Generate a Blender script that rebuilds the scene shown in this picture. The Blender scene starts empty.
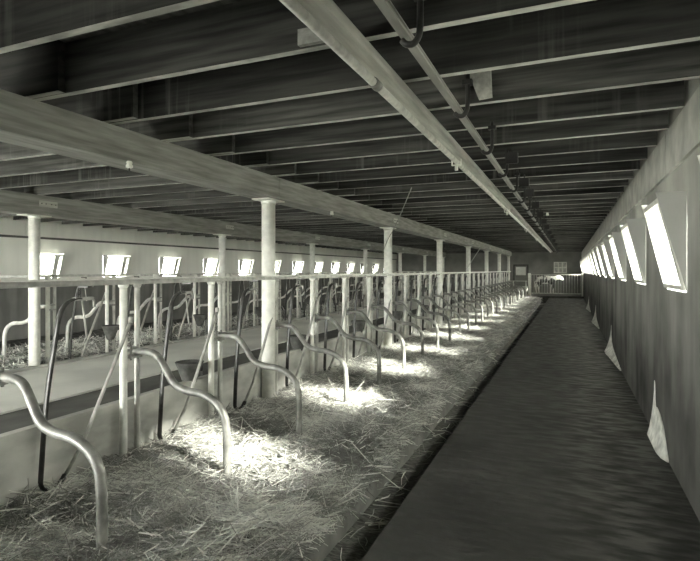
import bpy, math, random
import numpy as np
from mathutils import Vector, noise

random.seed(7)
RNG = np.random.default_rng(11)
C = bpy.context.scene.collection
SC = bpy.context.scene

# ------------------------------------------------------------------ layout (metres)
XW, XL = 0.66, -10.08              # inner faces of the long walls
Y0, Y1 = -3.0, 31.5                # ends of the barn
ZJ = 2.36                          # underside of the joists
JD = 0.28                          # joist depth
XF, XF2 = -2.97, -6.45             # front line of the two stall rows
COLS = [4.80 + 4.0 * k for k in range(7)]
SILL, HEAD = 1.24, 1.80
RAIL = 1.295
YEND = 28.9

# ------------------------------------------------------------------ materials
def new_mat(name):
    m = bpy.data.materials.new(name); m.use_nodes = True
    nt = m.node_tree
    return m, nt, nt.nodes['Principled BSDF']

def N(nt, t, **kw):
    n = nt.nodes.new(t)
    for k, v in kw.items():
        if k in n.inputs: n.inputs[k].default_value = v
        else: setattr(n, k, v)
    return n

def tint(v, w=0.93):
    return (v, v * 1.003, v * w, 1)

def coord(nt, scale=(1, 1, 1), loc_random=False):
    tc = N(nt, 'ShaderNodeTexCoord')
    mp = N(nt, 'ShaderNodeMapping')
    mp.inputs['Scale'].default_value = scale
    nt.links.new(tc.outputs['Object'], mp.inputs['Vector'])
    if loc_random:
        oi = N(nt, 'ShaderNodeObjectInfo')
        ad = N(nt, 'ShaderNodeVectorMath', operation='ADD')
        sc = N(nt, 'ShaderNodeVectorMath', operation='SCALE')
        sc.inputs['Scale'].default_value = 1.0
        nt.links.new(oi.outputs['Location'], sc.inputs[0])
        nt.links.new(mp.outputs[0], ad.inputs[0]); nt.links.new(sc.outputs[0], ad.inputs[1])
        return ad.outputs[0]
    return mp.outputs[0]

def noisy(name, lo, hi, scale=(1, 1, 1), nscale=6.0, rough=0.8, bump=0.0, metallic=0.0,
          detail=6, loc_random=False, per_object=0.0, spec=0.3, p0=0.35, p1=0.65, bdist=0.01):
    m, nt, b = new_mat(name)
    v = coord(nt, scale, loc_random)
    nz = N(nt, 'ShaderNodeTexNoise', Scale=nscale, Detail=detail)
    nt.links.new(v, nz.inputs['Vector'])
    cr = N(nt, 'ShaderNodeValToRGB')
    cr.color_ramp.elements[0].position = p0; cr.color_ramp.elements[1].position = p1
    cr.color_ramp.elements[0].color = tint(lo); cr.color_ramp.elements[1].color = tint(hi)
    nt.links.new(nz.outputs[0], cr.inputs[0])
    out = cr.outputs[0]
    if per_object:
        oi = N(nt, 'ShaderNodeObjectInfo')
        mr = N(nt, 'ShaderNodeMapRange')
        mr.inputs['To Min'].default_value = 1 - per_object; mr.inputs['To Max'].default_value = 1 + per_object
        nt.links.new(oi.outputs['Random'], mr.inputs[0])
        mx = N(nt, 'ShaderNodeVectorMath', operation='SCALE')
        nt.links.new(out, mx.inputs[0]); nt.links.new(mr.outputs[0], mx.inputs['Scale'])
        out = mx.outputs[0]
    nt.links.new(out, b.inputs['Base Color'])
    b.inputs['Roughness'].default_value = rough
    b.inputs['Metallic'].default_value = metallic
    b.inputs['Specular IOR Level'].default_value = spec
    if bump:
        bp = N(nt, 'ShaderNodeBump', Strength=bump, Distance=bdist)
        nt.links.new(nz.outputs[0], bp.inputs['Height']); nt.links.new(bp.outputs[0], b.inputs['Normal'])
    return m

M = {}
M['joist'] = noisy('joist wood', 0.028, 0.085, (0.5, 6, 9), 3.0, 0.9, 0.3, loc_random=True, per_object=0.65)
def lime_drips(m):
    nt = m.node_tree; b = nt.nodes['Principled BSDF']; src = b.inputs['Base Color'].links[0].from_socket
    v = coord(nt, (26, 1, 1.1), True); nz = N(nt, 'ShaderNodeTexNoise', Scale=1.0, Detail=3); nt.links.new(v, nz.inputs['Vector'])
    v2 = coord(nt, (1.1, 1, .2), True); n2 = N(nt, 'ShaderNodeTexNoise', Scale=1.3, Detail=2); nt.links.new(v2, n2.inputs['Vector'])
    def ramp(o, a, c):
        mr = N(nt, 'ShaderNodeMapRange'); mr.inputs['From Min'].default_value = a; mr.inputs['From Max'].default_value = c
        nt.links.new(o, mr.inputs[0]); return mr.outputs[0]
    mu = N(nt, 'ShaderNodeMath', operation='MULTIPLY'); nt.links.new(ramp(nz.outputs[0], .5, .72), mu.inputs[0]); nt.links.new(ramp(n2.outputs[0], .52, .72), mu.inputs[1])
    mx = N(nt, 'ShaderNodeMix', data_type='RGBA'); nt.links.new(mu.outputs[0], mx.inputs[0]); nt.links.new(src, mx.inputs[6]); mx.inputs[7].default_value = tint(.17)
    nt.links.new(mx.outputs[2], b.inputs['Base Color'])
lime_drips(M['joist'])
M['joist_edge'] = noisy('pale joist underside', 0.30, 0.62, (1.2, 3, 3), 4.0, 0.9, 0.3, loc_random=True, per_object=0.15)  # undersides take a paler tone than the joist faces
M['beam'] = noisy('sawn beam wood', 0.21, 0.36, (6, 0.8, 9), 3.0, 0.85, 0.35)
M['board'] = noisy('pale board', 0.40, 0.62, (8, 0.7, 8), 3.0, 0.85, 0.3)
M['deck'] = noisy('loft deck boards', 0.05, 0.11, (9, 0.7, 4), 2.0, 0.9, 0.2)
M['white'] = noisy('whitewashed iron', 0.72, 0.88, (1, 1, 1), 14.0, 0.6, 0.15, loc_random=True)
M['pipe'] = noisy('worn galvanised pipe', 0.17, 0.36, (1, 1, 1), 11.0, 0.42, 0.2, metallic=0.25, loc_random=True, spec=0.5)
M['pipe_white'] = noisy('pale painted pipe', 0.42, 0.66, (1, 1, 0.5), 16.0, 0.5, 0.2, loc_random=True, spec=0.4)
M['dark'] = noisy('dark iron bar', 0.02, 0.06, (1, 1, 1), 13.0, 0.38, 0.2, metallic=0.3, loc_random=True, spec=0.5)
M['bar_pale'] = noisy('bright worn iron bar', 0.34, 0.58, (1, 1, 1), 13.0, 0.4, 0.2, metallic=0.25, loc_random=True, spec=0.5)
M['black'] = noisy('black iron', 0.012, 0.03, (1, 1, 1), 9.0, 0.5, 0.1, spec=0.4)
M['steel'] = noisy('carrier track steel', 0.20, 0.36, (4, 0.5, 4), 5.0, 0.5, 0.2, metallic=0.2)
M['bowl'] = noisy('grey cast iron', 0.045, 0.11, (1, 1, 1), 12.0, 0.55, 0.3, spec=0.4)
M['porcelain'] = noisy('white porcelain', 0.7, 0.85, (1, 1, 1), 5.0, 0.3)
M['curb'] = noisy('pale smooth concrete', 0.30, 0.58, (1, 1, 2.2), 2.2, 0.8, 0.2)
M['feed'] = noisy('swept feed floor concrete', 0.60, 0.78, (1, 1, 1), 1.2, 0.75, 0.15)
M['trough'] = noisy('dark trough concrete', 0.07, 0.14, (1, 0.6, 1), 2.5, 0.8, 0.2)  # darker tone than the feed floor beside it
M['platform'] = noisy('worn platform concrete', 0.14, 0.26, (1, 1, 1), 4.0, 0.8, 0.4)
M['gutter'] = noisy('damp gutter concrete', 0.045, 0.12, (1, 1, 1), 4.0, 0.6, 0.4)
M['cheek'] = noisy('grey sheet metal', 0.42, 0.50, (1, 1, 1), 2.5, 0.6, 0.05)
M['trim'] = noisy('whitewashed plate board', 0.34, 0.50, (2, 2, 2), 2.5, 0.9, 0.2)
M['frame'] = noisy('weathered sash frame', 0.5, 0.7, (2, 2, 2), 5.0, 0.8)
M['plaster'] = noisy('white lime plaster', 0.50, 0.85, (3, 3, 3), 4.0, 0.95, 0.4)
M['ground'] = noisy('pale dry yard', 0.35, 0.5, (1, 1, 1), 0.6, 0.95)
M['farwall'] = noisy('far wall plaster', 0.16, 0.26, (1, 1, 1), 1.2, 0.9, 0.1)
M['hide'] = noisy('cow hide', 0.06, 0.7, (1, 1, 1), 1.6, 0.8, 0.05, p0=0.44, p1=0.47)
M['dustpane'] = noisy('dusty pane', 0.35, 0.6, (1, 1, 1), 6.0, 0.35)
M['cord'] = noisy('pale cord', 0.4, 0.5, (1, 1, 1), 20.0, 0.9)

def alley_mat():
    m, nt, b = new_mat('worn alley concrete')
    v = coord(nt)
    n1 = N(nt, 'ShaderNodeTexNoise', Scale=1.1, Detail=8); nt.links.new(v, n1.inputs['Vector'])
    v2 = coord(nt, (2.2, 6.5, 1))
    n2 = N(nt, 'ShaderNodeTexNoise', Scale=2.2, Detail=6); nt.links.new(v2, n2.inputs['Vector'])
    cr = N(nt, 'ShaderNodeValToRGB')
    cr.color_ramp.elements[0].position = .3; cr.color_ramp.elements[1].position = .7
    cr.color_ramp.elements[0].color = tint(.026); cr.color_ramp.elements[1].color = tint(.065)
    nt.links.new(n1.outputs[0], cr.inputs[0]); nt.links.new(cr.outputs[0], b.inputs['Base Color'])
    rr = N(nt, 'ShaderNodeMapRange'); rr.inputs['From Min'].default_value = .4; rr.inputs['From Max'].default_value = .65
    rr.inputs['To Min'].default_value = .40; rr.inputs['To Max'].default_value = .85
    nt.links.new(n2.outputs[0], rr.inputs[0]); nt.links.new(rr.outputs[0], b.inputs['Roughness'])
    bp = N(nt, 'ShaderNodeBump', Strength=.3, Distance=.015)
    nt.links.new(n2.outputs[0], bp.inputs['Height']); nt.links.new(bp.outputs[0], b.inputs['Normal'])
    b.inputs['Specular IOR Level'].default_value = .32
    return m
M['alley'] = alley_mat()

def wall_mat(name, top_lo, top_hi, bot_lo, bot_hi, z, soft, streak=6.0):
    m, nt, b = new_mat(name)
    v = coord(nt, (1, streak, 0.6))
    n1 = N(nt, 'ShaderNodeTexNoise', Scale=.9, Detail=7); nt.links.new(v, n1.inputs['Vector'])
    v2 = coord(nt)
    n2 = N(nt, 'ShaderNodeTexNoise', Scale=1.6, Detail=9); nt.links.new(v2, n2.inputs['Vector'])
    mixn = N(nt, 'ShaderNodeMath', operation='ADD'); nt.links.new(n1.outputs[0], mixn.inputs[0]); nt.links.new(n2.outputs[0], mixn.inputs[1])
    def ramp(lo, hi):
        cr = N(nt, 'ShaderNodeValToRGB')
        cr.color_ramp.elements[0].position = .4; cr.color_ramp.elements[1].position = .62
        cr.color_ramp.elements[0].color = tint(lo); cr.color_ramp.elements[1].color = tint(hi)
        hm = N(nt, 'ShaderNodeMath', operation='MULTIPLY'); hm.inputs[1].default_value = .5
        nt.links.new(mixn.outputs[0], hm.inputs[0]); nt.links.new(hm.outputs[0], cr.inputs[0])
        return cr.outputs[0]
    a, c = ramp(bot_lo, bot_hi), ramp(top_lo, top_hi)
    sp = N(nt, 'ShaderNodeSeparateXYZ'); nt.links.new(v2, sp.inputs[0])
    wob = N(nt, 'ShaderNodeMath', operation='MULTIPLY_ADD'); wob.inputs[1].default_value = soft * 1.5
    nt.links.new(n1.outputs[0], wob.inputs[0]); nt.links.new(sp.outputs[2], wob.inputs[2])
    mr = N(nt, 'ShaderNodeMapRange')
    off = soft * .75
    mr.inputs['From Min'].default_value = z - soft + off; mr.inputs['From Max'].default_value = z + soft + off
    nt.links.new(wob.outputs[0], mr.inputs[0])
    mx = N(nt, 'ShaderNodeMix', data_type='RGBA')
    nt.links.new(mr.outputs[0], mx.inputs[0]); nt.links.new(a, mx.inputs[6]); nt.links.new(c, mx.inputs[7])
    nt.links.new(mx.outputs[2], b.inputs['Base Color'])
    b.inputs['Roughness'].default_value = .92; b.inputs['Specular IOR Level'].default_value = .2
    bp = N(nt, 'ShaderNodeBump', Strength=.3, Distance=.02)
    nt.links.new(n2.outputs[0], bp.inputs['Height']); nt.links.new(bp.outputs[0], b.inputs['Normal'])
    return m
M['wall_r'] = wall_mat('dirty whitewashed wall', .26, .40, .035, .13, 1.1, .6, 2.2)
M['wall_l'] = wall_mat('whitewashed wall over dark dado', .80, .88, .14, .22, 1.12, .05)

def glass_mat():
    m = bpy.data.materials.new('dusty glass'); m.use_nodes = True
    nt = m.node_tree; nt.nodes.clear()
    o = N(nt, 'ShaderNodeOutputMaterial')
    tr = N(nt, 'ShaderNodeBsdfTransparent'); tr.inputs[0].default_value = (.96, .96, .93, 1)
    tl = N(nt, 'ShaderNodeBsdfTranslucent'); tl.inputs[0].default_value = tint(.8)
    gl = N(nt, 'ShaderNodeBsdfGlossy', Roughness=.1)
    m1 = N(nt, 'ShaderNodeMixShader'); m1.inputs[0].default_value = .12
    m2 = N(nt, 'ShaderNodeMixShader'); m2.inputs[0].default_value = .04
    nt.links.new(tr.outputs[0], m1.inputs[1]); nt.links.new(tl.outputs[0], m1.inputs[2])
    nt.links.new(m1.outputs[0], m2.inputs[1]); nt.links.new(gl.outputs[0], m2.inputs[2])
    nt.links.new(m2.outputs[0], o.inputs[0])
    return m
M['glass'] = glass_mat()

def straw_mat():
    m, nt, b = new_mat('straw')
    at = N(nt, 'ShaderNodeAttribute', attribute_name='straw_tone')
    cr = N(nt, 'ShaderNodeValToRGB')
    cr.color_ramp.elements[0].color = tint(.20); cr.color_ramp.elements[1].color = tint(.85)
    e = cr.color_ramp.elements.new(.55); e.color = tint(.42)
    nt.links.new(at.outputs['Fac'], cr.inputs[0]); nt.links.new(cr.outputs[0], b.inputs['Base Color'])
    b.inputs['Roughness'].default_value = .6
    return m
M['straw'] = straw_mat()
M['litter'] = noisy('matted straw', .05, .18, (1, 3, 1), 22.0, .95, .9, detail=8, bdist=.02)

# ------------------------------------------------------------------ mesh helpers
class MB:
    def __init__(s): s.v, s.f, s.sm, s.mi = [], [], [], []
    def _add(s, vs, fs, smooth=False, mi=0):
        b = len(s.v); s.v += [tuple(v) for v in vs]
        for f in fs: s.f.append([i + b for i in f]); s.sm.append(smooth); s.mi.append(mi)
        return s
    def box(s, x0, x1, y0, y1, z0, z1, mi=0, bottom_mi=None):
        vs = [(x, y, z) for z in (z0, z1) for y in (y0, y1) for x in (x0, x1)]
        fs = [(0, 2, 3, 1), (4, 5, 7, 6), (0, 1, 5, 4), (1, 3, 7, 5), (3, 2, 6, 7), (2, 0, 4, 6)]
        s._add(vs, fs, mi=mi)
        if bottom_mi is not None: s.mi[-6] = bottom_mi
        return s
    def hexa(s, vs, mi=0):
        fs = [(0, 2, 3, 1), (4, 5, 7, 6), (0, 1, 5, 4), (1, 3, 7, 5), (3, 2, 6, 7), (2, 0, 4, 6)]
        return s._add(vs, fs, mi=mi)
    def tube(s, path, r, n=10, r2=None, smooth=True):
        """sweep an ellipse/rectangle-ish ring (r, r2) along a path"""
        P = [Vector(p) for p in path]
        k = len(P); rr = r if isinstance(r, (list, tuple)) else [r] * k
        t0 = (P[1] - P[0]).normalized()
        up = Vector((0, 0, 1)) if abs(t0.z) < .9 else Vector((1, 0, 0))
        nrm = (up - t0 * up.dot(t0)).normalized()
        vs = []
        for i in range(k):
            if i == 0: t = t0
            elif i == k - 1: t = (P[i] - P[i - 1]).normalized()
            else: t = ((P[i] - P[i - 1]).normalized() + (P[i + 1] - P[i]).normalized()).normalized()
            nrm = (nrm - t * nrm.dot(t)).normalized()
            bn = t.cross(nrm)
            for j in range(n):
                a = 2 * math.pi * (j + .5) / n
                vs.append(P[i] + nrm * math.cos(a) * rr[i] + bn * math.sin(a) * (r2 or rr[i]))
        fs = []
        for i in range(k - 1):
            for j in range(n):
                a, b = i * n + j, i * n + (j + 1) % n
                fs.append((a, b, b + n, a + n))
        s._add(vs, fs, smooth)
        b = len(s.v) - k * n
        s.f.append([b + j for j in range(n)][::-1]); s.sm.append(False); s.mi.append(0)
        s.f.append([b + (k - 1) * n + j for j in range(n)]); s.sm.append(False); s.mi.append(0)
        return s
    def lathe(s, prof, n=16, c=(0, 0, 0)):
        vs = [(c[0] + r * math.cos(2 * math.pi * j / n), c[1] + r * math.sin(2 * math.pi * j / n), c[2] + z) for r, z in prof for j in range(n)]
        fs = []
        for i in range(len(prof) - 1):
            for j in range(n):
                a, b = i * n + j, i * n + (j + 1) % n
                fs.append((a, b, b + n, a + n))
        s._add(vs, fs, True)
        b = len(s.v) - len(prof) * n
        if prof[0][0] > 1e-4: s.f.append([b + j for j in range(n)][::-1]); s.sm.append(False); s.mi.append(0)
        if prof[-1][0] > 1e-4: s.f.append([b + (len(prof) - 1) * n + j for j in range(n)]); s.sm.append(False); s.mi.append(0)
        return s
    def prism(s, poly, axis, a0, a1):
        """poly: 2-D outline in the plane across `axis`"""
        def mk(p, a):
            if axis == 'x': return (a, p[0], p[1])
            if axis == 'y': return (p[0], a, p[1])
            return (p[0], p[1], a)
        n = len(poly)
        vs = [mk(p, a0) for p in poly] + [mk(p, a1) for p in poly]
        fs = [list(range(n))[::-1], list(range(n, 2 * n))] + [(i, (i + 1) % n, (i + 1) % n + n, i + n) for i in range(n)]
        return s._add(vs, fs)
    def mesh(s, name, mats):
        me = bpy.data.meshes.new(name); me.from_pydata(s.v, [], s.f)
        me.polygons.foreach_set('use_smooth', s.sm); me.polygons.foreach_set('material_index', s.mi)
        for m in (mats if isinstance(mats, (list, tuple)) else [mats]): me.materials.append(m)
        me.update()
        return me
    def build(s, name, mats, parent=None, label=None, loc=None):
        o = bpy.data.objects.new(name, s.mesh(name, mats)); C.objects.link(o)
        if parent: o.parent = parent
        if label: o['label'] = label
        if loc: o.location = loc
        return o

def smooth_path(pts, sub=5):
    """Catmull-Rom through points"""
    P = [Vector(p) for p in pts]; P = [P[0] * 2 - P[1]] + P + [P[-1] * 2 - P[-2]]
    out = []
    for i in range(1, len(P) - 2):
        for k in range(sub):
            t = k / sub; a, b, c, d = P[i - 1:i + 3]
            out.append(.5 * ((2 * b) + (c - a) * t + (2 * a - 5 * b + 4 * c - d) * t * t + (3 * b - a - 3 * c + d) * t ** 3))
    out.append(P[-2]); return out

def tag(o, label, cat, group=None, kind=None):
    o['label'] = label; o['category'] = cat
    if group: o['group'] = group
    if kind: o['kind'] = kind
    return o
def struct(o): o['kind'] = 'structure'; return o
def thing(name, loc, label, cat, group=None):
    o = bpy.data.objects.new(name, None); C.objects.link(o); o.location = loc; o.empty_display_size = .1
    return tag(o, label, cat, group)
def dup(root, loc, label, mirror=False):
    r = root.copy(); C.objects.link(r); r.location = loc; r['label'] = label
    for ch in list(root.children):
        c = ch.copy(); C.objects.link(c); c.parent = r
        for g in ch.children:
            d = g.copy(); C.objects.link(d); d.parent = c
    return r

ORD = ['first', 'second', 'third', 'fourth', 'fifth', 'sixth', 'seventh', 'eighth', 'ninth', 'tenth', 'eleventh', 'twelfth']
def places(ys, what, row, first_col=0):
    """'second X past the third column of the near row' for every y"""
    out, cnt = [], {}
    for y in ys:
        k = -1
        for i, c in enumerate(COLS):
            if y >= c - .1: k = i
        cnt[k] = cnt.get(k, 0) + 1
        n = ORD[cnt[k] - 1]
        k2 = k - first_col
        if k2 < 0: out.append(f'{what}, {n} from the photographer')
        else: out.append(f'{what}, {n} past the {ORD[k2]} column')
    return out

# ------------------------------------------------------------------ the shell
def opening_wall(xa, xb, yo, w=.70, HEAD=HEAD, SILL=SILL):
    m = MB(); zt = ZJ + JD
    m.box(xa, xb, Y0, Y1, -.4, SILL)
    m.box(xa, xb, Y0, Y1, HEAD, zt)
    y = Y0
    for c in yo:
        m.box(xa, xb, y, c - w / 2, SILL, HEAD); y = c + w / 2
    m.box(xa, xb, y, Y1, SILL, HEAD)
    return m
WR = [4.05 + 1.82 * k for k in range(-1, 15)]
WL = [9.34 + 1.82 * k for k in range(-6, 12)]
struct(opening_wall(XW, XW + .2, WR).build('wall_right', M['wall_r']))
struct(opening_wall(XL - .2, XL, WL, HEAD=1.72, SILL=1.215).build('wall_left', M['wall_l']))
struct(MB().box(XL - .2, XW + .2, Y1, Y1 + .2, -.4, ZJ + JD).build('wall_far', M['farwall']))
struct(MB().box(XL - .2, -8.2, Y0 - .2, Y0, -.4, ZJ + JD).box(-4.2, XW + .2, Y0 - .2, Y0, -.4, ZJ + JD).box(-8.2, -4.2, Y0 - .2, Y0, 2.2, ZJ + JD).box(-8.2, -4.2, Y0 - .2, Y0, -.4, .04).build('wall_near', M['farwall']))  # wide opening added in this unseen wall to light the left side
struct(MB().box(XL - .2, XW + .2, Y0 - .2, Y1 + .2, ZJ + JD, ZJ + JD + .04).build('ceiling', M['deck']))
struct(MB().box(-60, 60, -40, 80, -.6, -.45).build('ground', M['ground']))
XG0, XG1 = -1.27, -.91             # gutter
struct(MB().box(XG1, XW, Y0, Y1, -.4, 0).build('floor', M['alley']))
struct(MB().box(XG0, XG1, Y0, 27.5, -.4, -.25).box(XG0, XG1, 27.5, Y1, -.4, 0).build('floor_gutter', M['gutter']))
struct(MB().box(-3.04, XG0, Y0, Y1, -.4, -.06).build('floor_stall_platform', M['platform']))
struct(MB().box(-3.10, -3.04, Y0, 29.0, -.4, .41).build('trim_1', M['curb']))
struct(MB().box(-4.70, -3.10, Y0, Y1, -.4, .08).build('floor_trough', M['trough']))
struct(MB().box(-6.36, -4.70, Y0, Y1, -.4, .10).build('floor_feed_alley', M['feed']))
struct(MB().box(-6.44, -6.36, Y0, 29.0, -.4, .136).build('trim_2', M['curb']))
struct(MB().box(-8.15, -6.44, Y0, Y1, -.4, .05).build('floor_far_platform', M['gutter']))
struct(MB().box(-8.50, -8.15, Y0, Y1, -.4, -.2).build('floor_far_gutter', M['gutter']))
struct(MB().box(XL, -8.50, Y0, Y1, -.4, 0).build('floor_far_alley', M['alley']))
# wall plates under the joists: boards butted end to end
def plate(x0, x1, step):
    m = MB(); y = Y0
    while y < Y1:
        m.box(x0, x1, y + .006, min(y + step, Y1) - .006, 2.06, ZJ)
        y += step
    return m
struct(plate(XW - .022, XW, 3.66).build('trim_3', M['trim']))
struct(plate(XL, XL + .04, .72).build('trim_4', [M['wall_l']]))
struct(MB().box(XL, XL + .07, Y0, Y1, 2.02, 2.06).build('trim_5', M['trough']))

# hopper windows: sash hinged at the sill, leaning in at the top, sheet-metal cheeks
def hopper(n, y, side):
    s = -1 if side == 'r' else 1               # direction into the room
    x = XW if side == 'r' else XL
    r = bpy.data.objects.new(f'window_{n}', None); C.objects.link(r); r.location = (x, y, SILL if side == 'r' else 1.215); struct(r)
    w = .34; H = .57; L = .13
    if n not in (1, 101):
        return r
    return r
def hopper_parts(s):
    w = .335; H = .57 if s < 0 else .47; L = .135; t = .018
    def P(u, v, off):                       # u along y, v up the sash 0..1, off thickness
        return (s * (L * v + .004 + off), u, .015 + H * v)
    fr = MB()
    def bar(u0, u1, v0, v1):
        fr.hexa([P(u0, v0, 0), P(u0, v0, t), P(u1, v0, 0), P(u1, v0, t), P(u0, v1, 0), P(u0, v1, t), P(u1, v1, 0), P(u1, v1, t)])
    bar(-w, w, 0, .05); bar(-w, w, .95, 1); bar(-w, -w + .025, .05, .95); bar(w - .025, w, .05, .95)
    if s > 0: bar(.14, .24, .05, .95)
    gl = MB().hexa([P(-w + .025, .05, .006), P(-w + .025, .05, .010), P(w - .025, .05, .006), P(w - .025, .05, .010),
                    P(-w + .025, .95, .006), P(-w + .025, .95, .010), P(w - .025, .95, .006), P(w - .025, .95, .010)])
    tri = [(0, .0), (s * (L + .03), H + .05), (0, H + .05)]
    c1 = MB().prism(tri, 'y', -w - .012, -w - .002); c2 = MB().prism(tri, 'y', w + .002, w + .012)
    return [('sash_frame', fr.mesh('sash_frame', M['frame'])), ('pane', gl.mesh('pane', M['glass'])),
            ('cheek', c1.mesh('cheek', M['cheek'])), ('cheek', c2.mesh('cheek', M['cheek']))]
n = 0
for side, ys in (('r', WR), ('l', WL)):
    parts = hopper_parts(-1 if side == 'r' else 1)
    for y in ys:
        n += 1
        r = hopper(n, y, side)
        for nm, me in parts:
            o = bpy.data.objects.new(nm, me); C.objects.link(o); o.parent = r
NW = n

# ------------------------------------------------------------------ joists
JY = [1.54 + .53 * k for k in range(56)]
def joist_mesh(x0, x1):
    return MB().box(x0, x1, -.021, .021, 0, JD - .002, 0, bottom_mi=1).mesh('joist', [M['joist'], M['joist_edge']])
for (x0, x1, dy, what, grp) in ((-3.08, XW - .024, 0, 'dark timber joist over the alley side', 'joists from the near beam to the right wall'),
                               (-6.62, -2.57, -.052, 'dark timber joist over the feed alley', 'joists between the two beams'),
                               (XL + .045, -6.30, 0, 'dark timber joist over the left bay', 'joists from the second beam to the left wall')):
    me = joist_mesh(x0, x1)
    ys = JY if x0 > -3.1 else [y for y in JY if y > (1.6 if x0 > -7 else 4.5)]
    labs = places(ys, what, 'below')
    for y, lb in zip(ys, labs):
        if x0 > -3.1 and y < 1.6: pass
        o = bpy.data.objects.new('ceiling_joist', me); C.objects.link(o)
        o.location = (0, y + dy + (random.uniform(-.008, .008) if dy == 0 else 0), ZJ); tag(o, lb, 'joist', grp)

# ------------------------------------------------------------------ beams and columns
def beam_timber(xc, ya, yb, z0, z1, lab, hw=.12):
    m = MB().box(xc - hw, xc + hw, ya + .004, yb - .004, z0 + .035, z1).box(xc - hw - .012, xc + hw + .012, ya + .004, yb - .004, z0, z0 + .033)
    o = m.build('roof_beam', M['beam']); tag(o, lab, 'beam', 'beam timbers butted over the columns'); return o
for row, xc, z0 in (('near', -2.95, 2.135), ('second', -6.48, 2.10)):
    cuts = [.83] + COLS
    cuts[-1] = YEND + .1
    for i in range(len(cuts) - 1):
        a, b = cuts[i], cuts[i + 1]
        if row == 'second' and i == 0 and b < 4: continue
        nm = 'near beam line' if row == 'near' else 'second beam line'
        lab = (f'grey sawn beam timber of the {nm}, running up to its first column' if i == 0 else
               f'grey sawn beam timber of the {nm}, starting over its {ORD[i-1]} column')
        if i == 0: a = -1.0
        beam_timber(xc, a, b, z0, ZJ - .002, lab)
for row, xc, zb, zt, r in (('near', -2.97, -.055, 2.133, .073), ('second', XF2, .055, 2.098, .068)):
    root = None
    for k, y in enumerate(COLS if row == 'near' else [c - .13 for c in COLS]):
        lab = f'white round iron column of the {"near" if row == "near" else "second"} row, {ORD[k]} from the photographer'
        if root is None:
            root = thing('support_column', (xc, y, zb), lab, 'column', f'round columns of the {row} row')
            MB().lathe([(r, 0), (r, zt - zb - .016)], 20).build('shaft', M['white'], root)
            h = zt - zb
            MB().box(-.10, .10, -.17, .17, h - .014, h - .001).lathe([(r + .004, h - .05), (r + .008, h - .03), (r + .008, h - .014)], 20).build('cap_plate', M['white'], root)
            MB().lathe([(r + .03, .0), (r + .03, .02), (r + .006, .03)], 20).build('base_ring', M['white'], root)
        else: dup(root, (xc, y, zb), lab)
# pale splice plates on the beam faces
sp = None
for xc, k0, row in ((-2.95 + .12, 1, 'near'), (-6.48 + .12, 0, 'second')):
    for k in range(k0, 6):
        lab = f'small pale splice plate nailed over the {ORD[k]} column of the {row} beam'
        if sp is None:
            sp = thing('splice_plate', (xc, COLS[k], 2.25), lab, 'plate', 'splice plates on the beams')
            MB().box(.0005, .008, -.13, .13, -.04, .04).build('plate', M['board'], sp)
            b = MB()
            for yy in (-.1, -.04, .04, .1): b.tube([(.008, yy, 0), (.014, yy, 0)], .008, 8)
            b.build('bolt', M['dark'], sp)
        else: dup(sp, (xc, COLS[k], 2.25), lab)

# ------------------------------------------------------------------ stall work
def rail(xc, y0, y1, lab):
    r = thing('stall_rail', (xc, y0, RAIL), lab, 'rail')
    MB().tube([(0, 0, 0), (0, y1 - y0, 0)], .018, 10).build('rail_pipe', M['pipe_white'], r)
    MB().box(-.016, .016, 0, y1 - y0, .0182, .028).build('top_strip', M['white'], r)
    return r
rail(-2.865, .6, YEND, 'long pale rail running above the near row of stalls')
rail(-6.555, 3.2, YEND, 'long pale rail running above the far row of stalls')
SY = [1.86 + k for k in range(27)]          # divider planes, near row
SY2 = [4.86 + k for k in range(24)]
def make_divider(s, mat):
    """s=+1: leg towards +x of the front line"""
    r = bpy.data.objects.new('stall_divider', None); C.objects.link(r)
    pts = [(.005, .08, .775), (.10, .055, .785), (.23, .05, .768), (.33, .035, .676), (.418, .02, .585), (.53, .01, .548), (.684, 0, .537), (.80, 0, .485),
           (.862, 0, .40), (.878, 0, .28), (.88, 0, .10), (.88, 0, -.05)]
    MB().tube(smooth_path([(s * p[0], p[1], p[2]) for p in pts], 4), .0265, 12).build('curved_pipe', mat, r)
    MB().box(s * -.03 if s > 0 else -.05, .05 if s > 0 else .03, .0, .10, .735, .755).box(-.035, .035, .025, .085, .80, .815).tube([(s*.02, .02, .72), (s*.02, .02, .83)], .009, 8).tube([(s*.02, .085, .72), (s*.02, .085, .83)], .009, 8).build('clamp', M['pipe'], r)
    MB().lathe([(.034, -.05), (.034, .0), (.028, .012)], 12, (s * .88, 0, 0)).build('foot_collar', mat, r)
    return r
def make_post(rad, top, mat, nm):
    r = bpy.data.objects.new(nm, None); C.objects.link(r)
    MB().lathe([(rad, -.05), (rad, top - .03)], 12).build('pipe', mat, r)
    MB().lathe([(rad + .002, top - .075), (rad + .010, top - .06), (rad + .012, top - .03), (rad + .006, top - .018)], 12).build('top_collar', mat, r)
    return r
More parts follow.
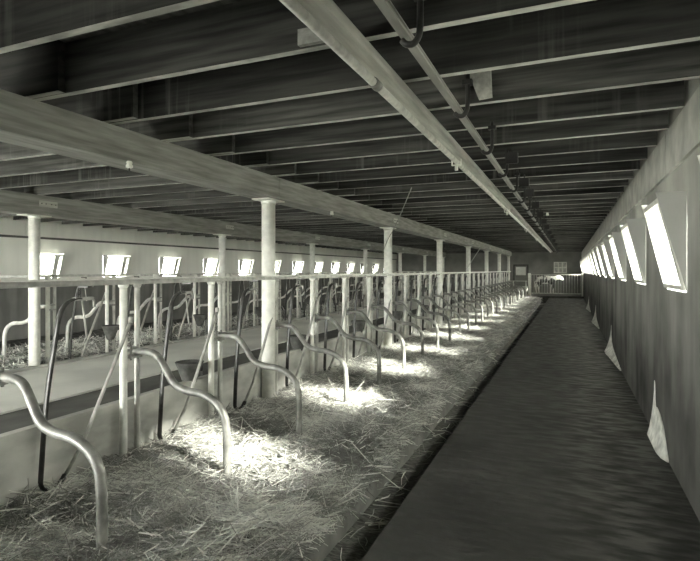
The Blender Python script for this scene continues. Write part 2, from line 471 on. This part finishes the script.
def make_stanchion(s):
    """in the plane x=0, y measured from the divider plane"""
    r = bpy.data.objects.new('stanchion', None); C.objects.link(r)
    side = smooth_path([(0, .50, .075), (0, .46, .035), (0, .38, .02), (0, .335, .06), (0, .335, .16), (0, .37, .58), (0, .43, .95), (0, .455, 1.08), (0, .50, 1.16), (0, .565, 1.19), (0, .61, 1.192)], 4)
    MB().tube(side, .011, 8, r2=.021).build('side_bar', M['dark'], r)
    MB().tube([(s * .0, .505, .075), (s * .03, .60, .24), (s * .055, .98, 1.0)], .011, 8, r2=.018).tube([(s * .055, .98, 1.0), (s * .05, .99, 1.04)], .016, 8).build('swing_bar', M['bar_pale'], r, 'pale swinging bar leaning open')
    MB().box(-.018, .018, .56, .70, 1.178, 1.20).tube(smooth_path([(0, .69, 1.188), (0, .715, 1.18), (0, .72, 1.13)], 4), .010, 8).build('top_hinge', M['pipe'], r)
    MB().tube([(s * .03, .60, 1.18), (s * .03, .635, .93)], .007, 8).build('latch_rod', M['bar_pale'], r)
    h = MB()
    for k, z in enumerate((1.205, 1.232, 1.259)):
        ring = [(.0 if k % 2 else .011 * math.cos(a), .60 + (.011 * math.cos(a) if k % 2 else 0), z + .016 * math.sin(a)) for a in [i * math.pi / 4 for i in range(9)]]
        h.tube(ring, .0035, 6)
    h.build('hanging_chain', M['dark'], r)
    MB().box(.0 if s > 0 else -.09, .09 if s > 0 else 0, .59, .61, 1.264, 1.276).build('hanger_bracket', M['dark'], r)
    return r
def make_bowl():
    r = bpy.data.objects.new('water_bowl', None); C.objects.link(r)
    prof = [(.045, -.20), (.06, -.17), (.105, -.04), (.12, 0), (.125, .008), (.115, .010), (.10, -.02), (.055, -.16), (.001, -.165)]
    MB().lathe(prof, 20).build('bowl', M['bowl'], r)
    MB().tube([(0, .10, -.03), (0, .16, -.03), (0, .165, -.10)], .012, 8).box(-.02, .02, .12, .155, -.07, .0).build('bracket', M['dark'], r)
    MB().tube([(0, .165, -.10), (0, .165, -.78)], .010, 8).build('feed_pipe', M['pipe'], r)
    MB().tube([(-.05, 0, -.06), (.05, 0, -.06)], .015, 8).build('paddle', M['bowl'], r)
    return r

def series(proto, xyz, labels, cat, group):
    for i, (p, lb) in enumerate(zip(xyz, labels)):
        if i == 0: proto.location = p; tag(proto, lb, cat, group)
        else: dup(proto, p, lb)

for row, x, s, ys in (('near', XF, 1, SY), ('far', XF2, -1, SY2)):
    fc = 0 if row == 'near' else 1
    rt = 'of the near row' if row == 'near' else 'of the far row'
    zb = 0 if row == 'near' else .10
    # far row: first column counted is the first one (y 4.83)
    series(make_divider(s, M['pipe'] if row == 'near' else M['pipe_white']), [(x, y, zb) for y in ys],
           places(ys, f'S-curved pipe stall divider in the {row} row', rt), 'stall divider', f'curved pipe dividers of the {row} row')
    thick = [y - .03 for y in ys if min(abs(y - .03 - c) for c in COLS) > .2 or row == 'far']
    if row == 'far': thick = [y if min(abs(y - c) for c in COLS) > .2 else y + .03 for y in thick]
    series(make_post(.0275, RAIL - zb + .03, M['white'], 'stall_post'), [(x, y, zb) for y in thick],
           places(thick, f'thick white stall post, {row} row', rt), 'post', f'thick stall posts of the {row} row')
    thin = [y + .10 for y in (ys[1:] if row == 'near' else ys)]
    series(make_post(.021, RAIL - zb + .03, M['pipe_white'], 'stall_post'), [(x, y, zb) for y in thin],
           places(thin, f'slim pale stall post by a divider, {row} row', rt), 'post', f'slim stall posts of the {row} row')
    series(make_stanchion(s), [(x, y, 0 if row == 'near' else .08) if row == 'near' else (x, y, .0) for y in ys],
           places([y + .4 for y in ys], f'dark looped cattle stanchion in the {row} row', rt), 'stanchion', f'cattle stanchions of the {row} row')
    by = ([y - .17 for y in ys if int(round(y - 3.86)) % 2 == 0 and y > 3]) if row == 'near' else [y + .80 for y in ys[:-1:2]]
    bx = x - .125 * s
    series(make_bowl(), [(bx if row == 'near' else x + .26, y, .56 if row == 'near' else .56) for y in by],
           places(by, f'grey iron drinking bowl in the {row} row', rt), 'drinking bowl', f'drinking bowls of the {row} row')

# ------------------------------------------------------------------ straw
def height_grid(x0, x1, y0, y1, base, amp, step=.035):
    nx, ny = int((x1 - x0) / step) + 1, int((y1 - y0) / (step * 1.6)) + 1
    H = np.zeros((ny, nx)); X = np.linspace(x0, x1, nx); Y = np.linspace(y0, y1, ny)
    for j in range(ny):
        for i in range(nx):
            p = Vector((X[i] * 1.5, Y[j] * 1.2, 3.1))
            v = noise.noise(p) * .6 + noise.noise(p * 2.7) * .75 + noise.noise(p * 6.0) * .5
            H[j, i] = base + amp * v
    return X, Y, H
def litter_mesh(name, X, Y, H, edge_drop, mat, cat, label, zb):
    ny, nx = H.shape
    vs = np.zeros((ny, nx, 3)); vs[..., 0] = X[None, :]; vs[..., 1] = Y[:, None]; vs[..., 2] = H
    verts = vs.reshape(-1, 3)
    faces = [(j * nx + i, j * nx + i + 1, (j + 1) * nx + i + 1, (j + 1) * nx + i) for j in range(ny - 1) for i in range(nx - 1)]
    return verts, faces
def straw_field(name, x0, x1, y0, y1, base, amp, count, dens, label, edge=None, wid=(.0022, .0042), flat=.22, spill=None):
    X, Y, H = height_grid(x0, x1, y0, y1, base, amp)
    if edge is not None:                       # the heap thins out towards the gutter edge
        t = np.clip((X - edge) / (x1 - edge), 0, 1)
        H = H - (t ** 2 * .05)[None, :]
    verts, faces = litter_mesh(name, X, Y, H, 0, None, None, None, 0)
    me = bpy.data.meshes.new('litter_bed')
    me.from_pydata([tuple(v) for v in verts], [], faces)
    me.polygons.foreach_set('use_smooth', [True] * len(faces)); me.materials.append(M['litter']); me.update()
    # stems
    n = count
    u = RNG.random(n)
    if dens:                                   # more stems near the photographer
        a, b = y0 + 1.2, y1 + 1.2
        y = a * (b / a) ** u - 1.2
        y = np.where(RNG.random(n) < .25, y0 + RNG.random(n) * (y1 - y0), y)
    else: y = y0 + u * (y1 - y0)
    x = x0 + RNG.random(n) * (x1 - x0)
    if spill:
        k = RNG.random(n) < .022
        x = np.where(k, x1 + RNG.random(n) * spill - .04, x)
    xi = np.clip((x - x0) / (X[1] - X[0]), 0, len(X) - 1.001); yi = np.clip((y - y0) / (Y[1] - Y[0]), 0, len(Y) - 1.001)
    xf, yf = xi.astype(int), yi.astype(int); fx, fy = xi - xf, yi - yf
    z = H[yf, xf] * (1 - fx) * (1 - fy) + H[yf, xf + 1] * fx * (1 - fy) + H[yf + 1, xf] * (1 - fx) * fy + H[yf + 1, xf + 1] * fx * fy
    if spill:
        over = x > x1
        z = np.where(over, z - (x - x1) * .35 - .01, z)
    L = RNG.uniform(.05, .24, n) * np.where(RNG.random(n) < .12, 1.5, 1)
    # stems lie in loose swirls: base direction from noise-like waves
    th = 1.3 * np.sin(x * 2.3 + 1.7 * np.sin(y * 1.9)) + .9 * np.sin(y * 2.9 + x) + RNG.normal(0, .9, n)
    ph = RNG.normal(0, flat, n)
    d = np.stack([np.cos(th) * np.cos(ph), np.sin(th) * np.cos(ph), np.sin(ph)], 1)
    c = np.stack([x, y, z + RNG.uniform(.002, .030, n)], 1)
    bend = RNG.normal(0, .10, (n, 3)); bend[:, 2] = np.abs(bend[:, 2]) * .5
    w = RNG.uniform(wid[0], wid[1], n)
    soil = np.array([noise.noise(Vector((a * 2.2, b * 2.2, 8.0))) + .6 * noise.noise(Vector((a * 6, b * 6, 2.0))) for a, b in zip(x, y)])
    tone = np.clip(RNG.random(n) * .8 + .04 + soil * .8, 0, 1)
    thick_ = RNG.random(n) < .05; w = np.where(thick_, w * 1.6, w); L = np.where(thick_, L * 1.4, L); tone = np.where(thick_, .95, tone)
    up = np.tile(np.array([[0, 0, 1.]]), (n, 1))
    s1 = np.cross(d, up); s1 /= np.linalg.norm(s1, axis=1)[:, None]
    s2 = np.cross(s1, d)
    P = []
    for t in (-.5, 0, .5):
        m = c + d * (L * t)[:, None] + bend * (L * (0 if t else 1))[:, None] * .6
        for a in (math.pi / 2, math.pi * 7 / 6, math.pi * 11 / 6):
            P.append(m + (s1 * math.cos(a) + s2 * math.sin(a)) * (w * (1 if t == 0 else .75))[:, None])
    P = np.stack(P, 1).reshape(-1, 3)
    q = []
    for r in range(2):
        for k in range(3):
            a, b = r * 3 + k, r * 3 + (k + 1) % 3
            q.append((a, b, b + 3, a + 3))
    q = np.array(q)
    F = (np.arange(n)[:, None, None] * 9 + q[None]).reshape(-1, 4)
    if spill:
        pass
    st = bpy.data.meshes.new('straw_stems')
    st.vertices.add(len(P)); st.vertices.foreach_set('co', P.ravel())
    st.loops.add(F.size); st.loops.foreach_set('vertex_index', F.ravel().astype(np.int32))
    st.polygons.add(len(F)); st.polygons.foreach_set('loop_start', np.arange(0, F.size, 4, dtype=np.int32))
    st.polygons.foreach_set('loop_total', np.full(len(F), 4, dtype=np.int32))
    st.materials.append(M['straw'])
    st.update(calc_edges=True)
    at = st.attributes.new('straw_tone', 'FLOAT', 'FACE')
    at.data.foreach_set('value', np.repeat(tone.astype(np.float32), 6))
    o = bpy.data.objects.new(name, me); C.objects.link(o)
    tag(o, label, 'straw', kind='stuff')
    p = bpy.data.objects.new('straw_stems', st); C.objects.link(p); p.parent = o; p['kind'] = 'stuff'
    return o
straw_field('straw_bedding', -3.035, -1.275, .9, 28.8, -.005, .060, 120000, True, 'loose straw bedding littering the near row of stalls along the gutter', edge=-1.7, spill=.06, wid=(.0017, .0034), flat=.30)
straw_field('straw_bedding', -8.14, -6.46, 4.0, 28.8, .11, .05, 14000, True, 'loose straw bedding in the far row behind the feed alley', wid=(.004, .008), flat=.5)
straw_field('straw_litter', -1.265, -.915, 1.0, 27.0, -.240, .008, 450, True, 'thin scattered straw lying on the bottom of the dark gutter')

# ------------------------------------------------------------------ overhead gear
r = thing('vacuum_line', (-.86, 0, 2.3), 'long pale board carrying a pipe, fixed under the joists above the stalls edge', 'pipe')
MB().box(-.035, .07, .9, 29.0, .01, .058).build('carrier_board', M['board'], r)
MB().box(-.040, -.0355, .9, 29.0, -.01, .058).build('side_strip', M['beam'], r, 'darker side strip')
pm = MB().tube([(-.01, .9, -.014), (-.01, 29.0, -.014)], .020, 12)
pm.build('pipe', M['pipe_white'], r)
for y in (2.35, 8.0, 13.5, 19.0, 24.5): MB().tube([(-.01, y, -.014), (-.01, y + .07, -.014)], .026, 12).build('pipe_coupling', M['pipe'], r)
for y in (4.35, 8.2, 12.1, 16.0, 20.0):
    MB().box(-.050, .030, y, y + .03, -.044, -.037).box(-.050, -.043, y, y + .03, -.04, .012).box(.023, .030, y, y + .03, -.04, .012).tube([(-.01, y + .015, -.044), (-.01, y + .015, -.085)], .014, 8).build('pipe_clip', M['porcelain'], r, 'white clip under the pipe')
r = thing('carrier_track', (-.537, 0, 2.21), 'long thin steel overhead carrier track on hooked hangers above the alley', 'track')
MB().box(-.016, .016, .9, 29.0, -.004, 0).box(-.003, .003, .9, 29.0, 0, .028).box(-.010, .010, .9, 29.0, .028, .033).build('track_beam', M['steel'], r)
hy = [1.78 + .93 * k for k in range(28)]
for y in hy:
    # J shaped hanger: down from the joist beside the track, hooked under it
    p = smooth_path([(.055, 0, .18), (.055, 0, .05), (.05, 0, -.005), (.03, 0, -.030), (.005, 0, -.028), (-.012, 0, -.012)], 4)
    MB().tube([(a.x, a.y + y, a.z) for a in p], .012, 8).box(.03, .08, y - .02, y + .02, .125, .149).build('hanger_hook', M['black'], r, 'black hooked hanger')
# pulley blocks hung on rods to the right of the track
pb = None
py = [4.35, 5.6, 6.4, 7.6, 8.9, 10.2, 11.6, 13.2, 15.0, 17.0, 19.5]
for i, y in enumerate(py):
    lab = f'small black pulley block on a rod beside the carrier track, {ORD[i]} from the photographer'
    if pb is None:
        pb = thing('pulley_block', (-.42, y, 2.36), lab, 'pulley', 'pulley blocks beside the carrier track')
        MB().tube([(0, 0, -.001), (0, 0, -.05)], .006, 8).tube([(-.05, 0, -.001), (-.05, 0, -.14)], .005, 6).build('rod', M['black'], pb)
        MB().box(-.045, .045, -.012, .012, -.12, -.045).box(-.045, .045, -.03, -.012, -.13, -.04).build('block', M['black'], pb)
    else: dup(pb, (-.42, y, 2.36), lab)
# scraps of board nailed to joist faces
o = MB().prism([(-.07, .01), (.065, .01), (.10, -.03), (.11, -.265), (.035, -.27)], 'y', -.012, .012).build('board_scrap', M['board'])
o.location = (-.515, 3.062, ZJ + .275); tag(o, 'pale tapered board offcut nailed to a dark joist right of the carrier track', 'board')
o = MB().box(-.12, .12, -.012, .012, 0, .07).build('board_scrap', M['beam']); o.location = (-.98, 2.03, ZJ + .008); tag(o, 'short grey board offcut on a joist between the pipe board and track', 'board')
# porcelain insulators
for (x, y, z, lab) in ((-2.80, 2.72, 2.133, 'white porcelain insulator under the near beam, left of its first column'),
                       (-2.80, 6.05, 2.133, 'white porcelain insulator under the near beam, between its first two columns'),
                       (-.34, 9.5, 2.36, 'small white porcelain insulator on the joists right of the carrier track')):
    t = thing('insulator', (x, y, z), lab, 'insulator', 'porcelain insulators')
    MB().lathe([(.016, -.001), (.022, -.012), (.016, -.02), (.024, -.032), (.024, -.044), (.012, -.05)], 12).build('knob', M['porcelain'], t)
    MB().tube([(0, 0, -.05), (0, 0, -.075)], .006, 8).build('screw', M['dark'], t)
o = MB().tube(smooth_path([(-1.73, 6.0, 2.36), (-2.2, 6.9, 2.04), (-2.6, 7.65, 1.82), (-2.90, 8.3, 1.66)], 5), .006, 6).build('cord', M['cord']); tag(o, 'thin pale cord slanting from the joists to the second round column', 'cord')
o = MB().tube([(-2.88, 18.6, 2.13), (-2.88, 16.0, 1.42)], .012, 8).build('brace_rod', M['pipe_white']); tag(o, 'thin pale brace rod slanting below the near beam by the fourth column', 'rod')

# ------------------------------------------------------------------ lime patches on the right wall
for i, Yc in enumerate((4.98, 9.8, 15.3, 20.5)):
    prof = [(.07, .0), (.05, .10), (.02, .34), (0, .46), (-.02, .45), (-.05, .30), (-.08, .26), (-.15, .27), (-.30, .25), (-.45, .20), (-.58, .09), (-.66, .0)] if i == 0 else \
           [(.10, .0), (.05, .12), (.02, .34), (0, .45), (-.02, .42), (-.06, .28), (-.14, .20), (-.30, .14), (-.60, .10), (-1.1, .06), (-1.5, .03), (-1.8, .0)]
    vs, fs = [], []
    K = 6
    for (dy, h) in prof:
        for k in range(K + 1):
            t = k / K
            vs.append((XW - .002 - (.10 if i else .05) * (1 - t) ** 2 * min(1, h / .15 + .1) - .004, Yc + dy, max(h, .012) * t + .0))
    for a in range(len(prof) - 1):
        for k in range(K):
            b = a * (K + 1) + k
            fs.append((b, b + 1, b + K + 2, b + K + 1))
    nv = len(vs); vs += [(XW - .001, v[1], v[2]) for v in vs]
    fs2 = [tuple(x + nv for x in f[::-1]) for f in fs]
    rim = [k for k in range(K + 1)] + [a * (K + 1) + K for a in range(1, len(prof))] + [(len(prof) - 1) * (K + 1) + k for k in range(K - 1, -1, -1)] + [a * (K + 1) for a in range(len(prof) - 2, 0, -1)]
    side = [(rim[j], rim[(j + 1) % len(rim)], rim[(j + 1) % len(rim)] + nv, rim[j] + nv) for j in range(len(rim))]
    m = MB(); m._add(vs, fs + fs2, True); m._add([], [], False)
    for f in side: m.f.append(list(f)); m.sm.append(False); m.mi.append(0)
    o = m.build('lime_patch', M['plaster'])
    tag(o, f'white flared lime plaster patch at the foot of the right wall, {ORD[i]} from the photographer', 'plaster patch', 'lime patches along the right wall')

# ------------------------------------------------------------------ far end
f = bpy.data.objects.new(f'window_{NW+1}', None); C.objects.link(f); f.location = (-.45, Y1, 1.52); struct(f)
m = MB()
for x in (-.34, -.125, .085, .30): m.box(x, x + .04, -.04, -.001, -.31, .31)
for z in (-.31, -.02, .27): m.box(-.34, .34, -.042, -.001, z, z + .04)
m.build('window_frame', M['porcelain'], f); MB().box(-.34, .34, -.02, -.001, -.31, .31).build('pane', M['dustpane'], f)
d = bpy.data.objects.new('door_1', None); C.objects.link(d); d.location = (-2.56, Y1, 0); struct(d)
MB().box(-.34, .34, -.05, -.001, 0, 1.62).build('door_leaf', M['farwall'], d)
MB().box(-.27, .27, -.06, -.0505, 1.08, 1.55).build('pane', M['porcelain'], d, 'pale upper panel')
MB().box(-.42, -.34, -.06, -.001, 0, 1.70).box(.34, .42, -.06, -.001, 0, 1.70).box(-.34, .34, -.06, -.001, 1.62, 1.70).build('door_frame', M['deck'], d)
MB().tube([(.27, -.05, .9), (.27, -.10, .9), (.27, -.10, .75), (.27, -.05, .75)], .012, 8).build('door_handle', M['black'], d)
struct(MB().box(-1.95, XW, 27.45, Y1, 0.001, .10).build('floor_pen', M['gutter']))
pf = thing('pen_fence', (0, 27.6, .10), 'barred iron pen fence across the far end of the alley', 'fence')
MB().tube([(-1.86, 0, 1.05), (XW - .03, 0, 1.05)], .022, 8).build('rail', M['pipe_white'], pf)
MB().tube([(-1.86, 0, .12), (XW - .03, 0, .12)], .022, 8).build('rail', M['pipe_white'], pf)
for k in range(19):
    x = -1.74 + k * .125
    MB().tube([(x, 0, .12), (x, 0, 1.05)], .012, 6).build('bar', M['pipe_white'], pf)
for x in (-1.84, XW - .06):
    MB().lathe([(.07 if x < 0 else .04, 0), (.07 if x < 0 else .04, 1.12)], 12, (x, 0, 0)).build('post', M['white'], pf)
gt = thing('pipe_gate', (0, 27.6, 0), 'low pale pipe gate between the stall row end and the pen', 'gate')
MB().tube([(-2.9, 0, .82), (-1.93, 0, .82)], .02, 8).build('rail', M['pipe_white'], gt)
MB().tube([(-2.6, 0, -.05), (-2.6, 0, .82)], .03, 8).build('post', M['pipe_white'], gt)
MB().tube([(-2.0, 0, -.05), (-2.0, 0, .84)], .03, 8).build('post', M['pipe_white'], gt)
# a small barrow beyond the row
br = thing('wheelbarrow', (-2.25, 28.6, -.04), 'small pale barrow with a dark wheel beyond the pipe gate', 'wheelbarrow')
m = MB().hexa([(-.2, -.3, .28), (.2, -.3, .28), (-.2, .3, .28), (.2, .3, .28), (-.3, -.42, .55), (.3, -.42, .55), (-.3, .42, .55), (.3, .42, .55)])
m.build('tray', M['pipe_white'], br)
ring = [(.22 * math.cos(a) * 0, -.52 + .2 * math.cos(a), .22 + .2 * math.sin(a)) for a in [i * math.pi / 8 for i in range(17)]]
w = MB().tube(ring, .022, 8)
for k in range(4):
    a = k * math.pi / 4; w.tube([(0, -.52 - .2 * math.cos(a), .22 - .2 * math.sin(a)), (0, -.52 + .2 * math.cos(a), .22 + .2 * math.sin(a))], .01, 6)
w.build('wheel', M['black'], br)
for sx in (-1, 1):
    MB().tube([(sx * .05, -.56, .22), (sx * .16, -.2, .27), (sx * .24, .9, .48)], .02, 8).build('handle', M['dark'], br)
    MB().tube([(sx * .18, .2, .28), (sx * .18, .28, .0)], .018, 8).build('leg', M['dark'], br)

# the cow standing in the pen, one skinned body
def skin_animal(nodes, edges, name, mat):
    me = bpy.data.meshes.new(name)
    me.from_pydata([nn[0] for nn in nodes], edges, [])
    o = bpy.data.objects.new(name, me); C.objects.link(o)
    md = o.modifiers.new('skin', 'SKIN'); md.use_smooth_shade = True
    if not me.skin_vertices: me.skin_vertices.new()
    for i, (p, rr) in enumerate(nodes):
        me.skin_vertices[0].data[i].radius = rr if isinstance(rr, tuple) else (rr, rr)
        me.skin_vertices[0].data[i].use_root = (i == 0)
    sd = o.modifiers.new('sub', 'SUBSURF'); sd.levels = 2; sd.render_levels = 2
    dg = bpy.context.evaluated_depsgraph_get(); dg.update()
    ev = bpy.data.meshes.new_from_object(o.evaluated_get(dg)); o.modifiers.clear(); o.data = ev
    ev.materials.clear(); ev.materials.append(mat)
    return o
nd = [((0, 0, .95), (.24, .28)), ((0, .45, .98), (.22, .23)), ((0, .62, .92), (.13, .16)), ((0, -.45, .95), (.22, .26)), ((0, -.66, 1.02), (.13, .18)),
      ((0, -.88, 1.10), (.10, .14)), ((0, -1.05, 1.08), (.10, .12)), ((0, -1.28, .90), (.06, .07)),
      ((.15, .52, .62), .10), ((.15, .60, .42), .055), ((.15, .55, .20), .045), ((.15, .53, .03), .05),
      ((-.15, .52, .62), .10), ((-.15, .60, .42), .055), ((-.15, .55, .20), .045), ((-.15, .53, .03), .05),
      ((.14, -.48, .62), .08), ((.14, -.46, .38), .05), ((.14, -.46, .18), .04), ((.14, -.48, .03), .05),
      ((-.14, -.48, .62), .08), ((-.14, -.46, .38), .05), ((-.14, -.46, .18), .04), ((-.14, -.48, .03), .05),
      ((.17, -1.0, 1.16), (.03, .04)), ((-.17, -1.0, 1.16), (.03, .04)), ((0, .74, .85), .025), ((0, .76, .45), .02)]
ed = [(0, 1), (1, 2), (0, 3), (3, 4), (4, 5), (5, 6), (6, 7), (1, 8), (8, 9), (9, 10), (10, 11), (1, 12), (12, 13), (13, 14), (14, 15),
      (3, 16), (16, 17), (17, 18), (18, 19), (3, 20), (20, 21), (21, 22), (22, 23), (6, 24), (6, 25), (2, 26), (26, 27)]
cow = skin_animal(nd, ed, 'cow', M['hide'])
cow.location = (-1.15, 29.3, .10); cow.rotation_euler = (0, 0, math.radians(125)); cow.scale = (.82, .82, .82)
tag(cow, 'pale dappled cow standing behind the bars of the far pen', 'cow')

# ------------------------------------------------------------------ light
w = bpy.data.worlds.new('World'); SC.world = w; w.use_nodes = True
bg = w.node_tree.nodes['Background']; bg.inputs[0].default_value = (.99, 1, .94, 1); bg.inputs[1].default_value = 30.0
sun = bpy.data.lights.new('sun', 'SUN'); sun.energy = 36; sun.angle = math.radians(7); sun.color = (1, .99, .93)
so = bpy.data.objects.new('sun', sun); C.objects.link(so)
so.rotation_euler = Vector((-1, .335, -.49)).to_track_quat('-Z', 'Y').to_euler()
for x, ys, s in ((XW + .21, WR, 1), (XL - .21, WL, -1)):
    for y in ys:
        a = bpy.data.lights.new('window_portal', 'AREA'); a.shape = 'RECTANGLE'; a.size = .70; a.size_y = HEAD - SILL
        a.cycles.is_portal = True
        o = bpy.data.objects.new('window_portal', a); C.objects.link(o); o.location = (x, y, (SILL + HEAD) / 2)
        o.rotation_euler = Vector((-s, 0, 0)).to_track_quat('-Z', 'Y').to_euler()
        a.size, a.size_y = .70, HEAD - SILL
a = bpy.data.lights.new('added_opening_portal', 'AREA'); a.shape = 'RECTANGLE'; a.size, a.size_y = 4.0, 2.16; a.cycles.is_portal = True  # portal for the opening added behind the camera
o = bpy.data.objects.new('added_opening_portal', a); C.objects.link(o); o.location = (-6.2, Y0 - .21, 1.12)
o.rotation_euler = Vector((0, 1, 0)).to_track_quat('-Z', 'Z').to_euler()

# ------------------------------------------------------------------ camera
cd = bpy.data.cameras.new('camera'); cam = bpy.data.objects.new('camera', cd); C.objects.link(cam)
cam.location = (0, 0, 1.38); cam.rotation_euler = (math.pi / 2, 0, math.atan(219 / 520))
cd.sensor_width = 36; cd.lens = 520 / 700 * 36; cd.shift_y = -10.5 / 700; cd.clip_start = .05
SC.camera = cam
SC.view_settings.view_transform = 'Standard'; SC.view_settings.look = 'None'
SC.view_settings.gamma = 1; SC.view_settings.use_curve_mapping = False
SC.view_settings.exposure = 0.58
SC.cycles.use_denoising = True
SC.cycles.max_bounces = 10; SC.cycles.diffuse_bounces = 7; SC.cycles.transparent_max_bounces = 12
SC.cycles.sample_clamp_indirect = 6
